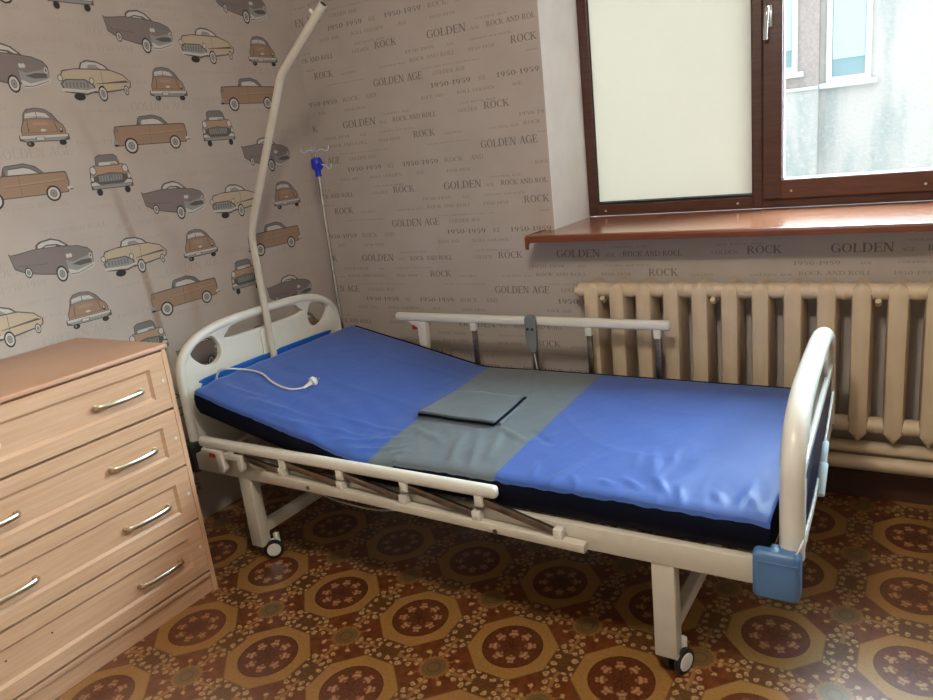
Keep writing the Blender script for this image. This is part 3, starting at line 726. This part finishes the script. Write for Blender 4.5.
# head and foot boards
def arch(hw, zc, zs_, z0, n=28, pw=2.6):
    top = []
    for i in range(n + 1):
        a = PI * i / n; c, s = math.cos(a), math.sin(a)
        y = hw * (abs(c) ** (2 / 3.6)) * (1 if c >= 0 else -1)
        z = zs_ + (zc - zs_) * (abs(s) ** (2 / pw))
        top.append((y, z))
    return top
YZ = Matrix(((0, 0, 1, 0), (1, 0, 0, 0), (0, 1, 0, 0), (0, 0, 0, 1)))   # (x,y)->(y,z)
def rr(pts, n=6):
    return [tuple(p[:2]) for p in smoothpath([(a, b, 0) for a, b in pts] + [(pts[0][0], pts[0][1], 0)], n)][:-1]
def board(name, x, zc, zs_, zlow, label, foot=False):
    b = empty(name, (x, 0, 0), 0, bed)
    hw = .465
    arc = arch(hw, zc, zs_, zlow)
    outer = [(hw, zlow)] + arc + [(-hw, zlow)]
    d = zc - .872
    if not foot:
        oval = lambda s: [(s * q[0], q[1]) for q in rr([(.255, .778 + d), (.262, .735 + d), (.30, .712 + d), (.35, .722 + d), (.395, .765 + d), (.392, .80 + d), (.34, .815 + d), (.285, .822 + d)])]
        slot = rr([(-.205, .822 + d), (-.195, .793 + d), (.195, .793 + d), (.205, .822 + d), (.17, .840 + d), (0, .846 + d), (-.17, .840 + d)])
        holes = [oval(1), oval(-1), slot]
    else:
        holes = [rr([(-.235, .76 + d), (-.22, .70 + d), (.22, .70 + d), (.235, .76 + d), (.17, .795 + d), (0, .805 + d), (-.17, .795 + d)])]
    t = plate(outer, holes, .013, .004, YZ)
    pm = MB(); pm.merge(t)
    pm.build('panel', M['white_plastic'], b, smooth=50)
    rim = MB(); r_ = .019 if not foot else .029
    path = [(0, -hw + r_ * .5, zlow)] + [(0, p[0] * (1 - r_ * .5 / hw), p[1] - r_ * .6) for p in reversed(arc)] + [(0, hw - r_ * .5, zlow)]
    rim.tube(path, r_, 14)
    rim.build('rim', M['white_plastic'], b, smooth=50)
    if not foot:
        # blue insert under the handle panel, on the mattress side
        ins = plate(rr([(-.375, .665), (-.36, .684), (0, .688), (.36, .684), (.375, .665), (.374, .615), (0, .60), (-.374, .615)], 4), [], .005, .002, YZ)
        MB().merge(ins, Matrix.Translation((.014, 0, 0))).build('insert', M['deep_blue'], b, smooth=50)
        MB().box((-.016, -hw + .01, .345), (.010, hw - .01, zlow + .01), .004).build('lower_rail', M['white_plastic'], b, smooth=40)
        MB().prism([(-.045, .60), (-.04, .79), (-.018, .80), (.018, .80), (.04, .79), (.045, .60)], 0, .011, .0185, .002).build('pole_recess', M['white_plastic'], b, smooth=40)
    else:
        ins = plate(rr([(-.39, .60), (-.33, .625), (.33, .625), (.39, .60), (.385, .46), (.33, .43), (-.33, .43), (-.385, .46)], 4), [], .004, .0015, YZ)
        MB().merge(ins, Matrix.Translation((.016, 0, 0))).build('insert', M['navy_panel'], b, smooth=50)
        rg = plate(rr([(-.405, .615), (-.33, .645), (.33, .645), (.405, .615), (.40, .44), (.33, .41), (-.33, .41), (-.40, .44)], 4), [rr([(-.385, .60), (-.33, .622), (.33, .622), (.385, .60), (.38, .46), (.33, .432), (-.33, .432), (-.38, .46)], 4)], .007, .003, YZ)
        MB().merge(rg, Matrix.Translation((.017, 0, 0))).build('insert_border', M['white_plastic'], b, smooth=50)
        gp = plate(rr([(-.26, .775 + d), (-.245, .68 + d), (.245, .68 + d), (.26, .775 + d), (.18, .815 + d), (0, .825 + d), (-.18, .815 + d)]), [rr([(-.235, .76 + d), (-.22, .70 + d), (.22, .70 + d), (.235, .76 + d), (.17, .795 + d), (0, .805 + d), (-.17, .795 + d)])], .018, .005, YZ)
        MB().merge(gp).build('grip_rim', M['white_plastic'], b, smooth=50)
    return b
hb = board('headboard', 0, .885, .70, .36, None)
fb = board('footboard', L_ + .004, .800, .63, .42, None, True)
fb.rotation_euler = (0, 0, .042)
# corner bumpers
for s in (-1, 1):
    b_ = MB(); o_ = -.03 if s > 0 else 0
    b_.box((L_ - .060 + o_, s * HW - .028 - (.0 if s > 0 else .005), .322), (L_ + .048 + o_ * 1.6, s * HW + .028 - (.02 if s > 0 else 0), .452), .016, 4)
    if s < 0: b_.box((L_ - .045, s * (HW + .0325) - .002, .425), (L_ + .045, s * (HW + .0325) + .002, .428), .001)
    bp('corner_bumper', b_, M['blue_plastic'], smooth=50)
    bp('board_post', MB().cyl((L_ + .020 - (.035 if s > 0 else 0), s * (HW - .022), .41), (L_ + .020 - (.035 if s > 0 else 0), s * (HW - .022), .435), .026, 16), M['chrome'], smooth=40)
    bp('corner_bumper', MB().box((-.055, s * HW - .03, .335), (.04, s * HW + .03, .455), .016, 4), M['black'], smooth=50)  # head bumpers: blue plastic painted black, shade put into the colour

# side rails
def hinge(x, y, z, up, par):      # small white fork that joins bar and post
    b_ = MB().box((x - .014, y - .014, z - .018), (x + .014, y + .014, z + .018), .003)
    b_.cyl((x, y - .017, z - .004 * up), (x, y + .017, z - .004 * up), .003, 10)
    return b_.build('hinge_block', M['white_plastic'], par, smooth=40)
def rail(side, raised):
    r = empty('side_rail', (0, 0, 0), 0, bed)
    y = side * (HW + .034)
    lowx = [.535, .805, 1.065, 1.335, 1.60]
    if raised: topx = [.475, .745, 1.035, 1.285, 1.565]; lowx = list(topx); tz = .727; bx0, bx1 = .325, 1.615
    else: topx = [.285, .545, .810, 1.075, 1.350]; tz = .490; bx0, bx1 = .112, 1.412
    prof = smoothpath
    tb = MB().box((bx0, y - .017, tz - .021), (bx1, y + .017, tz + .018), .014, 4)
    tb.build('top_bar', M['white_plastic'], r, smooth=60)
    if not raised:
        MB().prism([(.435, .381 + .032), (1.68, .381), (1.68, .381 - .026), (.435, .413 - .034)], 1, y - .016, y + .014, .004).build('lower_bar', WM, r, smooth=40)
        for q in (.66, 1.40): MB().cyl((q, y - .0185, .395 - (q - .4) * .026), (q, y - .015, .395 - (q - .4) * .026), .008, 14).build('bolt', M['steel'], r, smooth=40)
        lz = lambda x_: .425 - (x_ - .43) * .026
    else:
        MB().box((.435, y - .014, .355), (1.68, y + .016, .405), .004).build('lower_bar', WM, r, smooth=40)
        lz = lambda x_: .42
    # mounting arms to the frame
    for q in (.55, 1.55): MB().box((q - .02, min(y, side * HW), .362), (q + .02, max(y, side * HW), .385), .002).build('mounting_arm', WM, r, smooth=40)
    for i, (a, b) in enumerate(zip(topx, lowx)):
        if i > 0 or not raised:
            hinge(a, y, tz - .034, 1, r)
        hinge(b, y, lz(b), -1, r)
        off = .0 if raised else .006
        za = tz - .034; zb = lz(b)
        q = MB()
        dx, dz = b - a, zb - za; ln = math.hypot(dx, dz); nx, nz = -dz / ln * .011, dx / ln * .011
        q.prism([(a + nx, za + nz), (b + nx, zb + nz), (b - nx, zb - nz), (a - nx, za - nz)], 1, y - .006, y + .006, .001)
        q.build('post', M['steel'], r, smooth=40)
    # release latch at the head end
    lx = topx[0] - .03
    lt = MB()
    if raised:
        lt.prism([(lx - .045, .708), (lx + .05, .708), (lx + .045, .60), (lx + .042, .575), (lx + .005, .575), (lx + .003, .68), (lx - .03, .695)], 1, y - .016, y + .016, .003)
        lo = lt.build('latch', M['white_plastic'], r, smooth=40)
        MB().box((lx - .032, y - .012, .668), (lx + .004, y + .012, .690), .004).build('release_lever', M['red'], lo)
    else:
        lt.prism([(.13, .468), (.235, .468), (.245, .395), (.235, .380), (.212, .380), (.205, .452), (.13, .455)], 1, y - .020, y + .006, .003)
        lt.prism([(.245, .462), (.345, .462), (.340, .405), (.330, .395), (.315, .405), (.315, .438), (.26, .438), (.250, .43)], 1, y - .016, y + .006, .003)
        lo = lt.build('latch', M['white_plastic'], r, smooth=40)
        MB().box((.165, y - .016, .435), (.207, y + .006, .4535), .003).build('release_lever', M['red'], lo)
    return r
rail(-1, False); rail(1, True)
# trailing power lead under the frame
def wl(p): return bed_m.inverted() @ Vector(p)
bp('power_lead', MB().tube(smoothpath([wl(p) for p in ((.30, -.98, .36), (.36, -.93, .22), (.441, -.9, .172), (.539, -.9, .127), (.657, -.9, .105), (.828, -.9, .1), (.982, -.9, .127), (1.15, -.9, .167), (1.4, -.9, .30), (1.45, -.9, .37))], 6), .0035, 8), M['cable'], smooth=60)

# ------------------------------------------------------------ mattress
mat_r = tag(empty('mattress', BO, BA), 'blue and grey waterproof mattress with its head end raised on the hospital bed', 'mattress')
MH = .474
FOLD = .80; TZ = .526; SL = .222
def topz(u):
    k = FOLD - u
    return TZ + SL * .5 * (k + math.sqrt(k * k + .0010)) * 1.0 - SL * .5 * math.sqrt(.0010) * math.exp(-(k / .2) ** 2) 
FOLDS = [(1.01, -.248, 1.11, -.332, .004, .013), (1.136, -.236, 1.213, -.467, .009, .015), (1.178, -.198, 1.291, -.455, .008, .013), (1.248, -.178, 1.311, -.38, .010, .014),
 (1.225, -.156, 1.367, -.237, .010, .009), (1.355, -.154, 1.449, -.227, -.008, .009), (.91, -.216, 1.049, -.295, .005, .013), (.958, -.418, 1.023, -.405, .005, .010), (.919, .141, 1.029, .137, -.004, .007), (1.043, .451, 1.175, .205, .006, .014),
 (1.826, -.345, 1.883, -.428, .008, .010), (1.743, -.373, 1.813, -.424, .008, .009), (1.761, -.168, 1.832, -.373, .005, .018), (1.995, -.374, 2.026, -.431, .006, .010), (2.065, -.43, 2.078, -.331, .006, .012), (1.747, -.292, 1.729, -.178, .004, .016), (1.688, -.407, 1.732, -.425, .008, .009), (1.836, -.23, 1.831, -.146, .004, .013),
 (.30, -.40, .62, -.36, .005, .010), (.38, -.45, .70, -.42, .006, .009), (.55, -.42, .86, -.34, .005, .012), (.62, -.30, .90, -.26, .004, .012), (.72, -.44, .93, -.30, .006, .010), (.80, -.45, .98, -.36, .006, .008), (.15, -.38, .34, -.36, .005, .010),
 (1.50, -.46, 1.47, -.36, .007, .010), (1.56, -.46, 1.60, -.34, .006, .010), (1.64, -.46, 1.60, -.40, .006, .007), (1.93, -.46, 1.90, -.38, .006, .008), (2.12, -.45, 2.08, -.36, .006, .008)]
def folds(u, v):
    z = 0
    for a, b, c, d, h, w_ in FOLDS:
        if abs(u - (a + c) / 2) > abs(a - c) / 2 + .08: continue
        dx, dy = c - a, d - b; L2 = dx * dx + dy * dy
        t = max(0, min(1, ((u - a) * dx + (v - b) * dy) / L2))
        q = math.hypot(u - a - t * dx, v - b - t * dy)
        z += h * math.exp(-(q / w_) ** 2) * (.35 + .65 * math.sin(PI * min(1, max(0, t))))
    return z
def wr(u, v):   # shallow wrinkles
    e = max(0, (abs(v) - .25) / .22)
    near = max(0, (-v - .05) / .42)
    a = math.sin(u * 19 + 3 * math.sin(v * 6 + u * 3) + v * 9); b = math.sin(u * 27 - 2.5 * math.sin(v * 8) - v * 14 + 1)
    z = folds(u, v) + (.004 * (1 - abs(a)) ** 4 + .003 * (1 - abs(b)) ** 5) * near ** 1.1 * (.5 + .5 * math.sin(u * 7.3 + 1.2) ** 2)
    z += .0015 * (1 - abs(math.sin(u * 6 + v * 9 + 1.5 * math.sin(u * 5)))) ** 6 * (1 - e)
    if u < .85: z += .003 * math.sin((u * 14 + v * 55) + 2 * math.sin(u * 9)) * near
    z += .004 * math.exp(-((u - v * -.25 - .90 - .0) / .02) ** 2) * near
    z += .0012 * math.sin(u * 21 + v * 17) * math.sin(v * 13)
    z -= .005 * e ** 3
    if v < 0: z -= .016 * math.exp(-((u - .93) / .10) ** 2) * near
    z += .009 * (v + .47) / .94
    return z
NU, NV = 240, 90
us = [.092 + (L_ - .022 - .092) * i / NU for i in range(NU + 1)]
def bnd_foot(v): return 1.386 - .036 * (v + MH) / .94
def bnd_head(v): return .905 - .068 * (v + MH) / .94
top = MB().mat(M['blue_cloth']); top.mat(M['grey_cloth']); top.mat(M['navy_side'])
grid = []
for i, u in enumerate(us):
    row = []
    for j in range(NV + 1):
        v = -MH + 2 * MH * j / NV
        uu = u
        # snap the grid to the seam lines
        for bf in (bnd_foot, bnd_head):
            st = (us[1] - us[0])
            if abs(uu - bf(v)) < st * .5: uu = bf(v)
        e = max(0, (abs(v) - MH + .03) / .03)
        edge = -(.006 if v < 0 else .011) * e * e
        vv = v
        eu = .5 * max(0, (.085 - u) / .03, (u - (L_ - .045)) / .03)
        row.append(top.b.verts.new((uu, vv, topz(uu) + wr(uu, v) + edge - .012 * eu * eu)))
    grid.append(row)
hem = [.010 + (.0022 * math.sin(i * .9) + .002 * math.sin(i * .37 + 1)) * (1 if us[i] > 1.35 else .4) + random.uniform(0, .002) for i in range(NU + 1)]
for i in range(NU):
    for j in range(NV):
        q = (grid[i][j], grid[i + 1][j], grid[i + 1][j + 1], grid[i][j + 1])
        fc = top.b.faces.new(q); fc.smooth = True
        cu = sum(x.co.x for x in q) / 4; cv = sum(x.co.y for x in q) / 4
        fc.material_index = 1 if bnd_head(cv) < cu < bnd_foot(cv) else 0
TH = .098
def side_strip(js, sgn):
    prev = None
    for i in range(NU + 1):
        t = grid[i][js]; u, z = t.co.x, t.co.z
        bu = u + (TH * SL * .9 if u < FOLD else TH * SL * .9 * max(0, 1 - (u - FOLD) / .12)) * (1 if u > .1 else 1)
        zb = topz(u) - TH
        bul = .006
        pts = [(t.co.x, t.co.y + sgn * .005, z - .004 - hem[i] * .6), (u, t.co.y + sgn * (.004 + bul), z - .03), (u, t.co.y + sgn * (.002 + bul), zb + .03), (u, t.co.y + sgn * -.004, zb)]
        cur = [t] + [top.b.verts.new(p) for p in pts]
        if prev:
            for k in range(4):
                q = (prev[k], cur[k], cur[k + 1], prev[k + 1])
                fc = top.b.faces.new(q if sgn < 0 else q[::-1]); fc.smooth = k > 0
                cu = (prev[0].co.x + cur[0].co.x) / 2
                fc.material_index = 2 if k > 0 else (1 if bnd_head(t.co.y) < cu < bnd_foot(t.co.y) else 0)
        prev = cur
        if i == 0: first = cur
        if i == NU: last = cur
        (bots.append(cur[-1]))
    return first, last
bots = []; f1, l1 = side_strip(0, -1); nb = bots; bots = []; f2, l2 = side_strip(NV, 1); fbts = bots
for i in range(NU):
    fc = top.b.faces.new((nb[i], fbts[i], fbts[i + 1], nb[i + 1])); fc.material_index = 2
for i, a, b in ((0, f1, f2), (NU, l1, l2)):
    loop = [a[4], a[3], a[2], a[1]] + [grid[i][j] for j in range(NV + 1)] + [b[1], b[2], b[3], b[4]]
    fc = top.b.faces.new(loop if i else loop[::-1]); fc.material_index = 2
mo = top.build('cover', None, mat_r, recalc=True)
# navy piping along the far top edge and the puckered ties
pp = MB()
pp.tube([(u, MH + .001, topz(u) + wr(u, MH) - .010) for u in us[::4]], .007, 8)
pp.build('piping', M['navy_side'], mat_r, smooth=60)
# raised commode flap
def flap():
    F = [wl(p) for p in ((1.108, -.900, 0), (1.438, -.925, 0), (1.413, -.622, 0), (1.098, -.592, 0))]
    t = MB(); n = 22; G_ = []
    for i in range(n + 1):
        a = i / n; row = []
        for j in range(n + 1):
            b = j / n
            p = F[0] * (1 - a) * (1 - b) + F[1] * a * (1 - b) + F[2] * a * b + F[3] * (1 - a) * b
            z = topz(p.x) + .002 + .020 * (1 - .75 * b * (1 - a * .7)) * min(1, 8 * min(a + .12, b + .15, 1 - b + .02, 1.15 - a))
            z += .0012 * math.sin(a * 9 + b * 5)
            row.append(t.b.verts.new((p.x, p.y, z)))
        G_.append(row)
    for i in range(n):
        for j in range(n): t.b.faces.new((G_[i][j], G_[i + 1][j], G_[i + 1][j + 1], G_[i][j + 1])).smooth = True
    rim = [G_[i][0] for i in range(n)] + [G_[n][j] for j in range(n)] + [G_[i][n] for i in range(n, 0, -1)] + [G_[0][j] for j in range(n, 0, -1)]
    low = [t.b.verts.new((v.co.x, v.co.y, topz(v.co.x) - .012)) for v in rim]
    k = len(rim)
    for i in range(k): t.b.faces.new((rim[i], low[i], low[(i + 1) % k], rim[(i + 1) % k]))
    t.b.faces.new(low)
    C0 = [[v.co.copy() for v in r] for r in G_]
    o = t.build('commode_flap', M['grey_cloth'], mat_r)
    e = MB()
    e.tube([(v.x, v.y, v.z - .011) for v in [C0[i][0] for i in range(n + 1)]], .005, 8)
    e.tube([(v.x + .002, v.y, v.z - .008) for v in [C0[n][j] for j in range(0, n + 1)]], .0045, 8)
    e.build('flap_edge', M['navy_side'], o, smooth=60)
    s = MB()
    a, b = C0[n][2], C0[n][n - 1]
    s.tube([(a.x + .014, a.y - .01, a.z - .012), ((a.x + b.x) / 2 + .020, (a.y + b.y) / 2, (a.z + b.z) / 2 - .010), (b.x + .012, b.y + .012, b.z - .004)], [.006, .009, .005], 10)
    s.build('seam_fold', M['grey_cloth'], o, smooth=60)
flap()

# ------------------------------------------------------------ things on and at the bed
def brz(x, y):        # mattress top under a world point
    p = wl((x, y, 0)); return topz(p.x) + wr(p.x, p.y)
cord = tag(empty('power_cord', (.42, -.98, brz(.42, -.98))), 'white power cord with a plug lying on the blue mattress near the headboard', 'power cord')
O_ = Vector(cord.location)
cp_ = [(.262, -1.10, .50), (.266, -1.09, .62), (.285, -1.075, .70), (.312, -1.045, .705)] + [(x, y, brz(x, y) + .005) for x, y in ((.356, -.985), (.417, -.975), (.504, -1.008), (.574, -1.018), (.610, -.997), (.628, -.962))]
MB().tube(smoothpath([Vector(p) - O_ for p in cp_], 6), .0042, 10).build('cable', M['cable'], cord, smooth=60)
A = Vector((.628, -.962, brz(.628, -.962) + .006)) - O_; B = Vector((.640, -.905, brz(.64, -.905) + .022)) - O_
d_ = (B - A).normalized()
plg = MB().tube([A - d_ * .01, A + d_ * .012, A + d_ * .03, A + d_ * .035, A + d_ * .048, A + d_ * .05], [.005, .007, .010, .018, .019, .017], 16)
pg = plg.build('plug', M['white_plastic'], cord, smooth=40)
sx_ = d_.cross(Vector((0, 0, 1))).normalized() * .0095
for q_ in (sx_, -sx_): MB().cyl(A + d_ * .048 + q_, A + d_ * .068 + q_, .0024, 8).build('pin', M['chrome'], pg, smooth=40)

# lifting pole at the headboard
PX, PY = .268, -.757
lp = tag(empty('lifting_pole', (PX, PY, .36)), 'bent white patient lifting pole rising above the headboard', 'lifting pole')
pts = [(0, 0, .0), (0, 0, .30), (-.004, 0, .78), (-.002, 0, .822), (.006, 0, .855), (.026, 0, .90), (.295, 0, 1.405), (.305, 0, 1.42), (.318, 0, 1.433), (.556, 0, 1.624)]
MB().tube(pts, .0150, 20).build('tube', M['white_metal'], lp, smooth=60)
e0, e1 = Vector(pts[-2]), Vector(pts[-1]); dd = (e1 - e0).normalized()
MB().cyl(e1 + dd * .0002, e1 + dd * .001, .0115, 18).build('open_end', M['black'], lp)
q_ = e1 - dd * .055; upn = Vector((-dd.z, 0, dd.x))
MB().tube([q_ + upn * .012, q_ + upn * .034], [.007, .006], 10).build('stop_pin', M['white_plastic'], lp, smooth=40)
for z_ in (.06, .20): MB().box((-.014, -.03, z_), (.022, .03, z_ + .03), .004).build('pole_clamp', M['white_metal'], lp, smooth=40)

# drip stand in the far headboard corner
IX, IY = .262, -.285
iv = tag(empty('drip_stand', (IX, IY, .35)), 'thin chrome drip stand pole with a blue knob at the far corner of the headboard', 'drip stand')
MB().tube([(0, 0, 0), (-.004, 0, .62), (-.002, 0, 1.09)], .0085, 14).build('pole', M['chrome'], iv, smooth=60)
MB().tube([(-.002, 0, 1.05), (-.004, 0, 1.16)], .0055, 10).tube([(-.018, .0, 1.09), (-.024, 0, 1.165)], .004, 10).build('inner_pole', M['chrome'], iv, smooth=60)
kb = MB().tube([(-.002, 0, 1.040), (-.002, 0, 1.065), (-.002, 0, 1.070), (-.002, 0, 1.080), (-.002, 0, 1.115), (-.002, 0, 1.125)], [.014, .015, .020, .027, .026, .018], 14)
kb.tube([(-.002, 0, 1.095), (.035, -.01, 1.093)], [.012, .010], 10)
kb.build('knob', M['iv_blue'], iv, smooth=40)
for a in (.2, 2.3, 3.4, 5.2):
    c, s = math.cos(a), math.sin(a)
    MB().tube(smoothpath([(-.004, 0, 1.15), (.03 * c, .03 * s, 1.160), (.055 * c, .055 * s, 1.150), (.068 * c, .068 * s, 1.158), (.072 * c, .072 * s, 1.172)], 4), .0024, 8).build('hook', M['clear'], iv, smooth=60)
MB().tube(smoothpath([(.03, -.01, 1.093), (.06, -.01, 1.085), (.072, -.012, 1.070), (.088, -.012, 1.075), (.092, -.012, 1.092)], 4), .0024, 8).build('hook', M['clear'], iv, smooth=60)

# hand control on the far rail
hx, hy = 1.285, -.752 + HW + .034 - .032 - .02
hc = tag(empty('hand_control', (hx, hy, .69)), 'small grey hand control with two black buttons hung on the far side rail', 'remote control')
t = plate(rr([(-.024, .055), (-.018, .066), (0, .070), (.018, .066), (.024, .055), (.025, -.02), (.022, -.07), (.012, -.088), (-.006, -.088), (-.016, -.075), (-.024, -.02)], 4), [], .010, .004, Matrix(((1, 0, 0, 0), (0, 0, 1, 0), (0, 1, 0, 0), (0, 0, 0, 1))))
MB().merge(t).build('casing', M['grey_plastic'], hc, smooth=50)
for x_ in (-.010, .010): MB().cyl((x_, -.0085, .012), (x_, -.0125, .012), .006, 12).build('button', M['black'], hc, smooth=40)
MB().tube([(.004, 0, -.085), (.010, 0, -.13), (.012, .004, -.165)], .003, 8).build('cord', M['cable'], hc, smooth=60)
MB().box((-.012, .006, .045), (.012, .03, .058), .002).build('hanger', M['grey_plastic'], hc)

# cord with connectors behind the footboard
fx_ = 2.448
tb = tag(empty('tube_with_connectors', (fx_, -1.0, .56)), 'thin white tube with clear connectors hanging behind the footboard', 'tube')
def fl(p): return (p[0] - fx_, p[1] + 1.0, p[2] - .56)
MB().tube(smoothpath([fl(p) for p in ((2.452, -.70, .66), (2.452, -.80, .61), (2.452, -.93, .56), (2.452, -1.05, .525), (2.450, -1.16, .495), (2.444, -1.262, .47), (2.436, -1.28, .452))], 6), .0035, 8).build('tube', M['cable'], tb, smooth=60)
MB().cyl(fl((2.456, -.90, .585)), fl((2.456, -.96, .545)), .009, 12, .002).build('connector', M['clear'], tb, smooth=40)
MB().cyl(fl((2.462, -.985, .560)), fl((2.462, -1.06, .505)), .010, 12, .002).build('connector', M['clear'], tb, smooth=40)
